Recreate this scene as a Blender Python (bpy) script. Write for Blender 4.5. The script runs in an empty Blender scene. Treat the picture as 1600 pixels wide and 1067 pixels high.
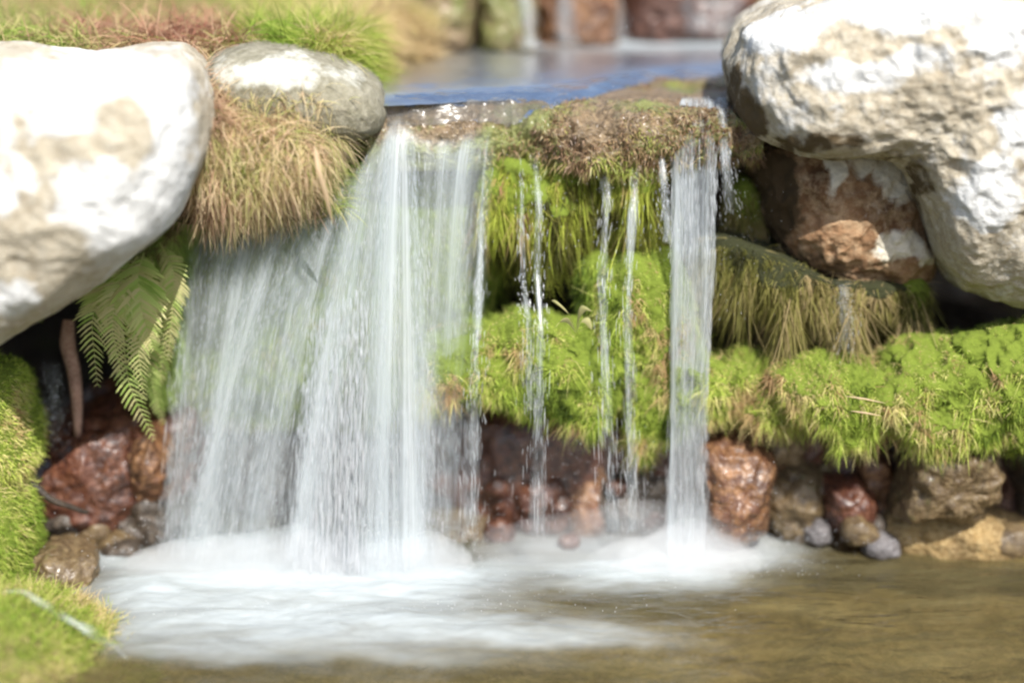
import bpy, math
import numpy as np
from mathutils import Vector

# ------------------------------------------------------------------ camera, sky, sun, exposure
SC = bpy.context.scene
COL = SC.collection
CAM_Y, CAM_Z, PITCH, LENS = -4.2, 1.84, math.radians(17.0), 60.0
cd = bpy.data.cameras.new("camera"); cam = bpy.data.objects.new("camera", cd); COL.objects.link(cam)
cam.location = (0, CAM_Y, CAM_Z); cam.rotation_euler = (math.pi/2-PITCH, 0, 0)
cd.lens = LENS; cd.sensor_width = 36; cd.clip_end = 200; cd.clip_start = 0.05
cd.dof.use_dof = True; cd.dof.focus_distance = 4.17; cd.dof.aperture_fstop = 0.34
SC.camera = cam
SUN_EL, SUN_AZ = math.radians(51), math.radians(22)       # azimuth: right of the line from the falls to the camera
sd = Vector((math.sin(SUN_AZ)*math.cos(SUN_EL), -math.cos(SUN_AZ)*math.cos(SUN_EL), math.sin(SUN_EL)))
W = bpy.data.worlds.new("World"); SC.world = W; W.use_nodes = True
wn = W.node_tree.nodes; wl = W.node_tree.links
sky = wn.new("ShaderNodeTexSky"); sky.sky_type = 'NISHITA'; sky.sun_disc = False; sky.dust_density = 2.0; sky.ozone_density = .8
sky.sun_elevation = SUN_EL; sky.sun_rotation = math.atan2(sd.x, sd.y)
wl.new(sky.outputs[0], wn["Background"].inputs[0]); wn["Background"].inputs[1].default_value = 0.12
sl = bpy.data.lights.new("sun", 'SUN'); so = bpy.data.objects.new("sun", sl); COL.objects.link(so)
sl.energy = 4.6; sl.angle = math.radians(0.5); sl.color = (1, 0.965, 0.91)
so.rotation_euler = sd.to_track_quat('Z', 'Y').to_euler(); so.location = (2, -3, 5)
SC.view_settings.view_transform = 'Standard'; SC.view_settings.look = 'None'
SC.view_settings.exposure = 0.82; SC.view_settings.gamma = 1
SC.cycles.transparent_max_bounces = 40; SC.cycles.max_bounces = 8; SC.cycles.volume_bounces = 3
SC.cycles.caustics_reflective = False; SC.cycles.caustics_refractive = False
SC.cycles.use_denoising = True; SC.cycles.filter_width = 2.5

rng = np.random.default_rng(7)
FPX = LENS/36*1600
SP, CP = math.sin(PITCH), math.cos(PITCH)
def at(px, py, Y):
    px, py, Y = np.broadcast_arrays(*[np.asarray(a, float) for a in (px, py, Y)])
    a = (px-800)/FPX; b = -(py-533.5)/FPX
    dy = CP + b*SP; dz = -SP + b*CP
    t = (Y-CAM_Y)/dy
    return np.stack([a*t, Y, CAM_Z+dz*t], -1)
def topx(P):
    d = P-np.array([0, CAM_Y, CAM_Z]); f = d[..., 1]*CP-d[..., 2]*SP; u = d[..., 1]*SP+d[..., 2]*CP
    return 800+d[..., 0]/f*FPX, 533.5-u/f*FPX

# ------------------------------------------------------------------ noise
def _h(i):
    x = (i[..., 0]*374761393+i[..., 1]*668265263+i[..., 2]*2147483647) & 0xffffffff
    x = ((x ^ (x >> 13))*1274126177) & 0xffffffff
    x = ((x ^ (x >> 15))*2246822519) & 0xffffffff
    return ((x ^ (x >> 16)) & 0xffff)/65535.0
def vn(P, s=1.0, seed=0):
    P = np.asarray(P, float)*s+seed*17.31+100
    i = np.floor(P).astype(np.int64); f = P-i; f = f*f*(3-2*f); r = 0
    for a in (0, 1):
        for b in (0, 1):
            for c in (0, 1):
                w = (f[..., 0] if a else 1-f[..., 0])*(f[..., 1] if b else 1-f[..., 1])*(f[..., 2] if c else 1-f[..., 2])
                r = r+w*_h(i+np.array([a, b, c]))
    return r*2-1
def fbm(P, s, seed=0, o=4, g=.5):
    r = 0; a = 1; t = 0
    for k in range(o):
        r = r+a*vn(P, s*2.03**k, seed+k*3); t += a; a *= g
    return r/t
def sst(a, b, x):
    t = np.clip((x-a)/(b-a), 0, 1); return t*t*(3-2*t)

# ------------------------------------------------------------------ objects
def mesh(name, V, F, mat=None, parent=None, attrs=None, uv=None, smooth=True):
    V = np.ascontiguousarray(V, dtype=np.float32).reshape(-1, 3); F = np.ascontiguousarray(F, dtype=np.int32)
    me = bpy.data.meshes.new(name); k = F.shape[1]
    me.vertices.add(len(V)); me.vertices.foreach_set("co", V.ravel())
    me.loops.add(F.size); me.loops.foreach_set("vertex_index", F.ravel())
    me.polygons.add(len(F)); me.polygons.foreach_set("loop_start", np.arange(0, F.size, k, dtype=np.int32))
    me.update(calc_edges=True)
    if smooth: me.polygons.foreach_set("use_smooth", np.ones(len(F), bool))
    for n, a in (attrs or {}).items():
        at_ = me.attributes.new(n, 'FLOAT', 'POINT'); at_.data.foreach_set("value", np.ascontiguousarray(a, dtype=np.float32).ravel())
    if uv is not None:
        u = me.uv_layers.new(name="UVMap"); u.data.foreach_set("uv", np.ascontiguousarray(uv.reshape(-1, 2)[F.ravel()], dtype=np.float32).ravel())
    me.validate()
    if mat: me.materials.append(mat)
    o = bpy.data.objects.new(name, me); COL.objects.link(o)
    if parent: o.parent = parent
    return o
def tag(o, label=None, cat=None, group=None, kind=None):
    if label: o["label"] = label
    if cat: o["category"] = cat
    if group: o["group"] = group
    if kind: o["kind"] = kind
    return o
def empty(name, label, cat, group=None):
    o = bpy.data.objects.new(name, None); COL.objects.link(o); o.empty_display_size = .05
    return tag(o, label, cat, group)
def gridf(nu, nv, wrap=False):
    i = np.arange(nu if wrap else nu-1); j = np.arange(nv-1)
    I, J = np.meshgrid(i, j, indexing='ij'); I2 = (I+1) % nu
    return np.stack([I*nv+J, I2*nv+J, I2*nv+J+1, I*nv+J+1], -1).reshape(-1, 4)

# ------------------------------------------------------------------ materials
class N:
    def __init__(s, name):
        s.m = bpy.data.materials.new(name); s.m.use_nodes = True; s.t = s.m.node_tree
        s.t.nodes.clear(); s.out = s.t.nodes.new("ShaderNodeOutputMaterial")
    def n(s, typ, ins=None, **kw):
        x = s.t.nodes.new("ShaderNode"+typ)
        for k, v in kw.items(): setattr(x, k, v)
        for k, v in (ins or {}).items():
            if isinstance(v, bpy.types.NodeSocket): s.t.links.new(v, x.inputs[k])
            elif v is not None: x.inputs[k].default_value = v
        return x
    def attr(s, n): return s.n("Attribute", attribute_name=n).outputs["Fac"]
    def math(s, op, a, b=None, clamp=False):
        x = s.n("Math", {0: a, 1: b}, operation=op); x.use_clamp = clamp; return x.outputs[0]
    def noise(s, scale, detail=4, rough=.55, vec=None, dist=0):
        x = s.n("TexNoise", {"Scale": scale, "Detail": detail, "Roughness": rough, "Distortion": dist, "Vector": vec}); return x.outputs["Fac"]
    def ramp(s, f, stops):
        x = s.n("ValToRGB", {0: f}); e = x.color_ramp.elements
        while len(e) < len(stops): e.new(0.5)
        for k, (p, c) in enumerate(stops):
            e[k].position = p; e[k].color = (c if len(c) == 4 else (*c, 1)) if not isinstance(c, (int, float)) else (c, c, c, 1)
        return x.outputs[0]
    def mix(s, f, a, b, mode='MIX'):
        x = s.t.nodes.new("ShaderNodeMix"); x.data_type = 'RGBA'; x.blend_type = mode
        for k, v in ((0, f), (6, a), (7, b)):
            if isinstance(v, bpy.types.NodeSocket): s.t.links.new(v, x.inputs[k])
            else: x.inputs[k].default_value = v if isinstance(v, (int, float)) else (*v, 1)
        return x.outputs[2]
    def pos(s): return s.n("TexCoord").outputs["Object"]
    def done(s, sh, vol=None):
        if sh is not None: s.t.links.new(sh, s.out.inputs[0])
        if vol is not None: s.t.links.new(vol, s.out.inputs[1])
        return s.m

def m_rock(name, dark, mid, light, lichen=None, wet=.0, moss=None, bump=.6, scale=9):
    """stone: two-tone mottling, lichen crust where the attribute says, grit, moss film or a painted shade tone"""
    k = N(name); p = k.pos()
    a = k.noise(scale, 6, .6, p); b = k.noise(scale*5.3, 5, .65, p); c = k.noise(260, 3, .6, p)
    col = k.mix(k.ramp(a, [(.32, 0), (.68, 1)]), dark, mid)
    col = k.mix(k.math('MULTIPLY', k.ramp(b, [(.42, 0), (.7, 1)]), .75), col, light)
    col = k.mix(k.math('MULTIPLY', k.ramp(c, [(.3, 1), (.55, 0)]), .35), col, tuple(x*.4 for x in dark))
    if lichen:
        L = k.math('ADD', k.attr("lichen"), k.math('MULTIPLY', k.math('SUBTRACT', k.noise(30, 6, .72, p), .5), 1.3))
        Lm = k.ramp(L, [(.32, 0), (.68, 1)])
        lc = k.mix(k.ramp(k.noise(55, 5, .7, p), [(.3, 0), (.62, 1)]), tuple(x*.72 for x in lichen), lichen)
        col = k.mix(k.math('MULTIPLY', Lm, .96), col, lc)
    if moss:
        M = k.math('ADD', k.attr("moss"), k.math('MULTIPLY', k.math('SUBTRACT', k.noise(30, 5, .7, p), .5), .9))
        col = k.mix(k.ramp(M, [(.4, 0), (.62, 1)]), col, moss)
    h = k.math('ADD', k.math('MULTIPLY', a, 1.0), k.math('ADD', k.math('MULTIPLY', b, .35), k.math('MULTIPLY', c, .06)))
    bp = k.n("Bump", {"Strength": bump, "Distance": .03, "Height": h})
    r = k.ramp(k.noise(22, 4, .6, p), [(.35, .9-wet*.75), (.7, .95-wet*.4)])
    s = k.n("BsdfPrincipled", {"Base Color": col, "Roughness": r, "Normal": bp.outputs[0], "Specular IOR Level": .3+.35*wet})
    if wet > .4: s.inputs["Coat Weight"].default_value = wet*.3; s.inputs["Coat Roughness"].default_value = .2
    return k.done(s.outputs[0])

def m_leaf(name, stops, trans=.35, rough=.7, spec=.25):
    """blades coloured blade by blade along a ramp of tones"""
    k = N(name); t = k.math('ADD', k.attr("tone"), k.math('MULTIPLY', k.math('SUBTRACT', k.noise(6, 3, .6, k.pos()), .5), .5))
    col = k.ramp(t, stops)
    s = k.n("BsdfPrincipled", {"Base Color": col, "Roughness": rough, "Specular IOR Level": spec})
    tr = k.n("BsdfTranslucent", {"Color": col})
    mx = k.n("MixShader", {0: trans, 1: s.outputs[0], 2: tr.outputs[0]})
    return k.done(mx.outputs[0])

def m_fall(name, gain=1.0, col=(.86, .92, .95), fine=230, coarse=26):
    """falling water: clear film and white aerated threads running along the flow (UV in metres)"""
    k = N(name); uv = k.n("TexCoord").outputs["UV"]
    def st(su, sv, off, d=3, dist=0):
        mp = k.n("Mapping", {"Vector": uv, "Scale": (su, sv, 1), "Location": (off, off*.7, off)})
        return k.noise(1, d, .6, mp.outputs[0], dist)
    a = k.ramp(st(coarse*.55, .4, 3.1, 4), [(.34, .05), (.66, 1)])
    b = k.ramp(st(fine, 1.0, 7.7, 2), [(.30, .35), (.68, 1)])
    c = k.ramp(st(fine*2.2, 7, 1.7, 2), [(.56, 0), (.76, 1)])
    al = k.math('MULTIPLY', k.math('MULTIPLY', k.attr("dens"), gain), k.math('MULTIPLY', a, b))
    al = k.math('ADD', al, k.math('MULTIPLY', k.math('MULTIPLY', c, .35), k.math('POWER', k.attr("dens"), .7)), clamp=True)
    d = k.n("BsdfDiffuse", {"Color": (*col, 1)}); t = k.n("BsdfTranslucent", {"Color": (*col, 1)})
    w = k.n("MixShader", {0: .45, 1: d.outputs[0], 2: t.outputs[0]})
    g = k.n("BsdfGlossy", {"Color": (1, 1, 1, 1), "Roughness": .3})
    w2 = k.n("MixShader", {0: .1, 1: w.outputs[0], 2: g.outputs[0]})
    tp = k.n("BsdfTransparent", {"Color": (.985, .995, 1, 1)})
    mx = k.n("MixShader", {0: al, 1: tp.outputs[0], 2: w2.outputs[0]})
    return k.done(mx.outputs[0])

def m_drop():
    k = N("water_drops")
    d = k.n("BsdfDiffuse", {"Color": (.95, .97, 1, 1)}); t = k.n("BsdfTranslucent", {"Color": (.95, .97, 1, 1)})
    w = k.n("MixShader", {0: .4, 1: d.outputs[0], 2: t.outputs[0]})
    g = k.n("BsdfGlossy", {"Roughness": .22})
    return k.done(k.n("MixShader", {0: .35, 1: w.outputs[0], 2: g.outputs[0]}).outputs[0])

# base colours
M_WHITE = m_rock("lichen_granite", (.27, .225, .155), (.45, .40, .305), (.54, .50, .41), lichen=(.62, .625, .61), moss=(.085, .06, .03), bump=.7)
M_GREY = m_rock("grey_granite", (.12, .11, .07), (.23, .215, .155), (.33, .31, .24), lichen=(.50, .50, .44), moss=(.12, .12, .035))
M_TAN = m_rock("tan_brown_stone", (.08, .038, .016), (.27, .155, .08), (.42, .31, .19), lichen=(.60, .56, .46), moss=(.045, .028, .012), scale=7, bump=.4)  # its moss tone is a dark brown for the shade painted on the boulder
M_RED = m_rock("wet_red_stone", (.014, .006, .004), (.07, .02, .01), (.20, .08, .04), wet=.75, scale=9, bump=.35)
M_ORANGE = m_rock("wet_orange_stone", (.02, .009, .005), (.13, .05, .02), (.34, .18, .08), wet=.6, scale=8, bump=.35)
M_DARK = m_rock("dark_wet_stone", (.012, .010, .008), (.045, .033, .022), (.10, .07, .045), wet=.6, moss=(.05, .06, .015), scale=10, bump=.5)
M_WETB = m_rock("wet_brown_stone", (.07, .045, .022), (.20, .135, .07), (.38, .29, .18), wet=.6, moss=(.13, .14, .035), scale=10, bump=.4)
M_WETD = m_rock("wet_olive_stone", (.035, .022, .01), (.11, .07, .03), (.22, .16, .08), wet=.6, moss=(.08, .09, .02), scale=9, bump=.4)
M_LEDGE = m_rock("wet_ledge_stone", (.06, .04, .018), (.19, .125, .06), (.38, .28, .16), wet=.8, moss=(.16, .17, .045), scale=16, bump=.9)
M_OCHRE = m_rock("ochre_stone", (.14, .085, .03), (.32, .21, .08), (.50, .38, .19), wet=.3, scale=16, bump=.8)
M_PEB = m_rock("grey_pebble", (.05, .045, .045), (.13, .12, .12), (.26, .24, .24), wet=.6, scale=20)
G_MOSS = [(0, (.03, .05, .008)), (.2, (.17, .25, .03)), (.45, (.38, .50, .07)), (.66, (.56, .63, .13)), (.86, (.68, .60, .27)), (1, (.46, .30, .15))]
M_MOSS = m_leaf("bright_moss", G_MOSS, .35)
M_OLIVE = m_leaf("olive_moss", [(0, (.03, .03, .008)), (.35, (.11, .11, .02)), (.65, (.24, .22, .06)), (1, (.34, .26, .13))], .3)
M_HANG = m_leaf("hanging_moss", [(0, (.04, .04, .01)), (.25, (.17, .16, .03)), (.5, (.32, .38, .045)), (.72, (.46, .50, .08)), (.88, (.48, .38, .15)), (1, (.36, .22, .11))], .35)
M_MIXM = m_leaf("brown_green_moss", [(0, (.10, .055, .03)), (.3, (.30, .19, .11)), (.5, (.40, .29, .15)), (.72, (.30, .34, .07)), (1, (.42, .48, .10))], .3, rough=.45, spec=.5)
M_DRY = m_leaf("dry_grass", [(0, (.30, .17, .11)), (.22, (.58, .40, .28)), (.5, (.72, .58, .38)), (.72, (.60, .54, .26)), (1, (.34, .44, .10))], .5)
M_TURF = m_leaf("red_green_grass", [(0, (.36, .17, .11)), (.25, (.50, .32, .21)), (.5, (.44, .37, .17)), (.75, (.28, .34, .08)), (1, (.34, .48, .09))], .35)
M_GRASS = m_leaf("green_grass", [(0, (.10, .15, .02)), (.3, (.22, .34, .04)), (.6, (.38, .46, .08)), (.85, (.58, .52, .20)), (1, (.62, .48, .27))], .4)
M_FERN = m_leaf("fern_green", [(0, (.10, .16, .035)), (.35, (.32, .46, .10)), (.7, (.48, .60, .18)), (1, (.58, .54, .26))], .45, rough=.5)
M_BARK = m_rock("root_bark", (.20, .11, .08), (.42, .25, .19), (.52, .36, .28), scale=24)
M_SOIL = m_rock("bank_soil", (.10, .07, .03), (.20, .16, .07), (.24, .26, .08), scale=14)
M_BED = m_rock("stream_bed_silt", (.10, .08, .04), (.30, .23, .12), (.52, .42, .25), scale=7, bump=.5)
M_FALL = m_fall("white_falling_water", 1.1, col=(.72, .77, .79)); M_THIN = m_fall("thin_falling_water", 1.1, col=(.72, .77, .79), fine=420, coarse=120)
M_DROP = m_drop()

# ------------------------------------------------------------------ rock builder
def polyR(poly, c, th):
    P = np.array(poly, float)-c; Q = np.roll(P, -1, 0); R = np.zeros(len(th)); D = np.stack([np.cos(th), np.sin(th)], -1)
    for a, b in zip(P, Q):
        e = b-a; den = D[:, 0]*e[1]-D[:, 1]*e[0]; den = np.where(abs(den) < 1e-9, 1e-9, den)
        t = (a[0]*e[1]-a[1]*e[0])/den; s = (a[0]*D[:, 1]-a[1]*D[:, 0])/den
        R = np.where((t > 0) & (s >= -1e-6) & (s <= 1+1e-6), np.maximum(R, t), R)
    k = np.exp(-np.linspace(-2, 2, 9)**2); k /= k.sum()
    for _ in range(2): R = np.convolve(np.r_[R[-4:], R, R[:4]], k, 'valid')
    return R
def rock_geo(outline, Y, df, db, nt=150, nf=90, box=.55, amp=.03, fs=5, seed=0, c=None, lean=0, fine=.25, jag=0):
    """stone with the given outline, a real front and back, lumps and facets"""
    c = np.mean(outline, 0) if c is None else np.array(c, float)
    th = np.linspace(0, 2*np.pi, nt, endpoint=False); R = polyR(outline, c, th)
    R = R*(1+jag*fbm(np.stack([np.cos(th), np.sin(th), th*0], -1), 1.7, seed+2, 4))
    ph = np.linspace(-np.pi/2, np.pi/2, 4001); cp = np.cos(ph)**box; cp[0] = cp[-1] = 0; s = np.sign(np.sin(ph))*abs(np.sin(ph))**.9
    al = np.r_[0, np.cumsum(np.hypot(np.diff(cp), np.diff(s)*.6))]; q = np.linspace(0, al[-1], nf); cp = np.interp(q, al, cp); s = np.interp(q, al, s)
    dep = np.where(s < 0, s*df, s*db)
    px = c[0]+(R*np.cos(th))[:, None]*cp; py = c[1]+(R*np.sin(th))[:, None]*cp
    P0 = at(px, py, Y)
    P = P0.copy(); P[..., 1] += dep[None, :]; P[..., 2] += dep[None, :]*lean
    cw = at(c[0], c[1], Y); cw = cw+np.array([0, (db-df)/2, 0])
    d = P-cw; d /= np.linalg.norm(d, axis=-1, keepdims=True)+1e-9
    n = fbm(P, fs, seed, 4)+fine*(.5-abs(fbm(P, fs*3.2, seed+9, 4)))+.4*vn(P, fs*.5, seed+5)
    n = n*np.clip(cp*12, 0, 1)[None, :]+(n[:, :1].mean()*(1-np.clip(cp*12, 0, 1)))[None, :]
    P = P+d*(n*amp)[..., None]
    P[:, 0] = P[:, 0].mean(0); P[:, -1] = P[:, -1].mean(0)
    F = gridf(nt, nf, True)
    return P, F
def rock(name, label, mat, outline, Y, df, db, cat="rock", attrs=None, parent=None, group=None, **kw):
    P, F = rock_geo(outline, Y, df, db, **kw)
    A = {k: v(P) if callable(v) else np.full(P.shape[:2], v) for k, v in (attrs or {}).items()}
    o = mesh(name, P, F, mat, parent, A)
    if parent is None: tag(o, label, cat, group)
    elif label: o["label"] = label
    return o, P, F
def sample(P, F, n, mask=None, seed=1):
    """n random points and normals on a built surface; mask(points, normals) -> keep probability"""
    r = np.random.default_rng(seed); V = P.reshape(-1, 3)
    T = np.concatenate([F[:, [0, 1, 2]], F[:, [0, 2, 3]]]); a, b, c = V[T[:, 0]], V[T[:, 1]], V[T[:, 2]]
    cr = np.cross(b-a, c-a); ar = np.linalg.norm(cr, axis=1)/2; nn = cr/(2*ar[:, None]+1e-12)
    ce = V.mean(0)
    if ((a-ce)*nn*ar[:, None]).sum() < 0: nn = -nn
    if mask is not None:
        w = np.clip(mask((a+b+c)/3, nn), 0, 1)*ar
    else: w = ar
    w = w/w.sum()
    idx = r.choice(len(T), n, p=w); u = r.random(n); v = r.random(n); f = u+v > 1; u[f] = 1-u[f]; v[f] = 1-v[f]
    return a[idx]+(b-a)[idx]*u[:, None]+(c-a)[idx]*v[:, None], nn[idx]
def blades(P, D, L, Wd, droop=.3, curl=.3, seg=4, seed=3, tone=None):
    """narrow tapering leaves from roots P along D, bending under their weight"""
    r = np.random.default_rng(seed); n = len(P)
    D = D/(np.linalg.norm(D, axis=1, keepdims=True)+1e-9)
    L = np.broadcast_to(L, (n,)); Wd = np.broadcast_to(Wd, (n,)); droop = np.broadcast_to(droop, (n,))
    side = np.cross(D, r.normal(size=(n, 3))); side /= np.linalg.norm(side, axis=1, keepdims=True)+1e-9
    bend = np.cross(side, D)*r.normal(size=(n, 1))*curl
    V = np.zeros((n, seg+1, 2, 3)); p = P.copy(); d = D.copy()
    for k in range(seg+1):
        w = Wd*(1-(k/seg)**1.6)*.5+Wd*.04
        V[:, k, 0] = p-side*w[:, None]; V[:, k, 1] = p+side*w[:, None]
        d = d+bend/seg; d[:, 2] -= droop*1.6/seg; d /= np.linalg.norm(d, axis=1, keepdims=True)
        p = p+d*(L/seg)[:, None]
    b = (np.arange(n)*(seg+1)*2)[:, None, None]; k = (np.arange(seg)*2)[None, :, None]
    F = (b+k+np.array([0, 1, 3, 2])[None, None, :]).reshape(-1, 4)
    t = r.random(n) if tone is None else tone
    T = np.repeat(t, (seg+1)*2)
    return V.reshape(-1, 3), F, T
def tuft(name, mat, parts, parent=None, label=None, cat=None, stuff=True):
    Vs, Fs, Ts = [], [], []; o = 0
    for V, F, T in parts: Vs.append(V); Fs.append(F+o); Ts.append(T); o += len(V)
    ob = mesh(name, np.concatenate(Vs), np.concatenate(Fs), mat, parent, {"tone": np.concatenate(Ts)}, smooth=False)
    if parent is None: tag(ob, label, cat)
    if stuff: ob["kind"] = "stuff"
    return ob
def moss_on(P, F, n, mask=None, L=.02, W_=.0022, down=.5, seed=1, tone0=.5, hang=1.6, droop=.4, tvar=.5, clumps=0, frizz=.62):
    Q, Nn = sample(P, F, n, mask, seed); r = np.random.default_rng(seed+50)
    cl = fbm(Q, 22, seed+2, 3); big = fbm(Q, 7, seed+8, 2)
    D = Nn*.8+r.normal(size=Q.shape)*frizz; D[:, 2] -= down; D[:, 0] += big*.5
    under = sst(.25, -.5, Nn[:, 2])
    Ln = L*(.45+.9*r.random(n)**1.5)*(1+.7*cl)*(1+(hang-1)*under)
    tone = np.clip(tone0+cl*tvar+big*.75+r.normal(size=n)*.17, 0, 1)
    if clumps:                                     # blades gather into ragged hanging strands
        Cn = Q[r.choice(n, clumps, replace=False)]; A_ = np.array([1, 1, .35])
        near = np.concatenate([np.argmin((((q[:, None]-Cn[None])*A_)**2).sum(-1), 1) for q in np.array_split(Q, 20)])
        cf = r.random(clumps)**1.6; Ln = Ln*(.5+1.5*cf[near]*(.35+.65*under)); D[:, :2] += (Cn[near]-Q)[:, :2]*22
        tone = np.clip(tone+(r.random(clumps)[near]-.5)*.35, 0, 1)
    return blades(Q-Nn*.003, D, np.maximum(Ln, .004), W_*(.7+.6*r.random(n)), droop, .5, 3, seed+4, tone)

def patches(lst, base=0.0, nz=.35, s=9, seed=0):
    """lichen / moss map on a stone, also painted shade: soft elliptical patches"""
    def f(P):
        x, y = topx(P); x = x+fbm(P, 14, seed+3, 3)*26; y = y+fbm(P, 14, seed+4, 3)*26
        v = np.full(P.shape[:-1], base)
        for cx, cy, rx, ry, a in lst:
            g = np.exp(-(((x-cx)/rx)**2+((y-cy)/ry)**2)**1.6); v = v*(1-g)+a*g if a < base else np.maximum(v, a*g)
        return v+fbm(P, s, seed, 4)*nz
    return f

# ------------------------------------------------------------------ setting: bed, banks, cliff
def height_sheet(name, x0, x1, y0, y1, nx, ny, fz, mat, attrs=None):
    X, Yv = np.meshgrid(np.linspace(x0, x1, nx), np.linspace(y0, y1, ny), indexing='ij')
    P = np.stack([X, Yv, X*0], -1); P[..., 2] = fz(P)
    F = gridf(nx, ny); A = {k: v(P) for k, v in (attrs or {}).items()}
    return mesh(name, P, F, mat, None, A), P, F
bed, _, _ = height_sheet("stream_bed", -3, 3, -3.4, .9, 260, 200, lambda P: -.17+.05*fbm(P, 3, 1)+.025*fbm(P, 14, 2), M_BED)
tag(bed, "brown silty bed under the clear pool water", "stream bed", kind="structure")
def zb(P):
    x, y = P[..., 0], P[..., 1]
    chan = sst(-.32, -.22, x-.04*np.sin(y*5))*(1-sst(1.55, 1.7, x))
    z = 1.285+.05*fbm(P, 2.5, 4)+.02*fbm(P, 11, 5)+.05*np.clip(y-.8, 0, 9)
    z = z*(1-chan)+(1.10+.02*fbm(P, 6, 3))*chan
    back = sst(1.12, 1.3, y+.12*vn(P*np.array([1, 0, 0]), 3, 8)+.05*x)*sst(-.3, 0, x)
    z = z+back*(.34+.1*fbm(P, 5, 9))
    k = sst(-.46, -.34, x); z = z-.4*sst(.14, -.08, y)*(1-k)-.12*chan*sst(.75, .55, y)
    P[..., 1] += k*.72*sst(.8, -.12, y)
    return z
bank, bP, bF = height_sheet("ground", -3.2, 3.2, -.12, 4.5, 420, 340, zb, M_SOIL)
tag(bank, "grassy bank and streamlet channel above the falls", "ground", kind="structure")
# cliff face under the bank (back wall of the hollows)
X, Z = np.meshgrid(np.linspace(-3.2, 3.2, 360), np.linspace(-.4, 1.06, 150), indexing='ij')
cP = np.stack([X, X*0+.52, Z], -1); cP[..., 1] += .10*fbm(cP, 3, 21)+.04*fbm(cP, 12, 22)-.1*sst(.94, 1.06, Z)+.6*sst(.2, .4, Z)*sst(.95, .8, Z)
cl = mesh("cliff", cP, gridf(360, 150), M_DARK, None, {"moss": sst(.2, .9, fbm(cP, 4, 31)+.2)*.6})
tag(cl, "dark wet rock face behind the moss and falls", "cliff", kind="structure")

# ------------------------------------------------------------------ big boulders
rock("boulder", "huge white lichen boulder filling the upper left edge above the fern", M_WHITE,
     [(-260, 60), (-100, 88), (0, 84), (90, 96), (200, 82), (262, 84), (300, 118), (316, 180), (314, 240), (296, 300), (272, 350), (215, 388), (150, 440),
      (85, 488), (30, 515), (-40, 560), (-200, 590), (-330, 330)], -.32, .22, .5, "boulder", c=(60, 270), nt=420, nf=240, box=.36, amp=.024, fs=5, seed=3, fine=.5,
     attrs={"lichen": patches([(150, 130, 170, 60, 1), (270, 180, 45, 110, 1), (170, 330, 95, 95, 1.05), (100, 190, 50, 50, 1), (250, 300, 60, 90, 1), (45, 130, 60, 40, .9), (20, 240, 30, 60, .5),
                                    (8, 300, 26, 34, 1.05), (48, 265, 22, 36, .8), (30, 470, 45, 26, 1), (10, 200, 22, 40, .8), (200, 200, 35, 45, -.3), (120, 232, 80, 14, -.2), (60, 395, 60, 60, -.1)], .24, .22, 8, 5), "moss": 0.})
rock("boulder", "massive cream lichen boulder filling the upper right corner", M_WHITE,
     [(1140, 92), (1160, 45), (1215, 10), (1300, -25), (1450, -60), (1700, -70), (1850, 100), (1850, 360), (1700, 450), (1610, 464), (1545, 456), (1482, 440), (1450, 388),
      (1432, 320), (1408, 258), (1380, 236), (1330, 232), (1280, 236), (1225, 226), (1180, 205), (1150, 160)], .02, .28, .6, "boulder", c=(1500, 110), nt=460, nf=260, box=.42, amp=.04, fs=5, seed=11, fine=.6,
     attrs={"lichen": patches([(1230, 50, 70, 35, 1), (1350, 115, 110, 36, 1.1), (1420, 15, 160, 30, 1.05), (1560, 60, 60, 50, .9), (1540, 300, 60, 60, 1), (1550, 350, 20, 20, 1.1), (1440, 90, 50, 30, 1.05), (1200, 130, 50, 60, .5),
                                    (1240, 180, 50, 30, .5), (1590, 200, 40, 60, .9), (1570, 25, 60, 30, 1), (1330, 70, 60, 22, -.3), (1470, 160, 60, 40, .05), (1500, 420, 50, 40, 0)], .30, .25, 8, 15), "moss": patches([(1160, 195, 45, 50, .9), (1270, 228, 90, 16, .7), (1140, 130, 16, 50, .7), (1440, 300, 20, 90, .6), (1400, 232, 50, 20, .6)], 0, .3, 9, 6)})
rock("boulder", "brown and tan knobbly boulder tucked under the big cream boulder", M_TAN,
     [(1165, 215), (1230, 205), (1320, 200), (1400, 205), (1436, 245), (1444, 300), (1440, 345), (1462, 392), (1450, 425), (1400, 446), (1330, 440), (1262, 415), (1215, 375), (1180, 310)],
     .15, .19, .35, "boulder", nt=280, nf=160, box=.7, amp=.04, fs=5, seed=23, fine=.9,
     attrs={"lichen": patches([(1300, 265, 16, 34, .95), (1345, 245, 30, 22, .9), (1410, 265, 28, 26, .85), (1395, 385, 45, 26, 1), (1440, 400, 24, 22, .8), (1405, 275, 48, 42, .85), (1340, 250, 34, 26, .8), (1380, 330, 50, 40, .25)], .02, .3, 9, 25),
            "moss": patches([(1205, 310, 50, 95, .9), (1280, 410, 60, 30, .5), (1330, 430, 90, 18, .6)], .0, .4, 9, 4)})  # left 'moss' patch is the cream boulder's shade, painted on in dark brown
gB, gP, gF = rock("boulder", "grey weathered boulder half buried in grass left of the notch", M_GREY,
     [(300, 120), (335, 88), (395, 70), (460, 72), (520, 90), (562, 110), (592, 136), (604, 170), (596, 200), (556, 212), (530, 222), (480, 225), (400, 200), (330, 160)],
     .06, .2, .3, "boulder", nt=260, nf=150, box=.55, amp=.014, fs=6, seed=33,
     attrs={"lichen": patches([(420, 110, 90, 26, .8), (520, 120, 50, 20, .55)], .1, .3, 9, 35), "moss": patches([(560, 185, 40, 20, .4)], 0, .25, 10, 2)})

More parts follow.
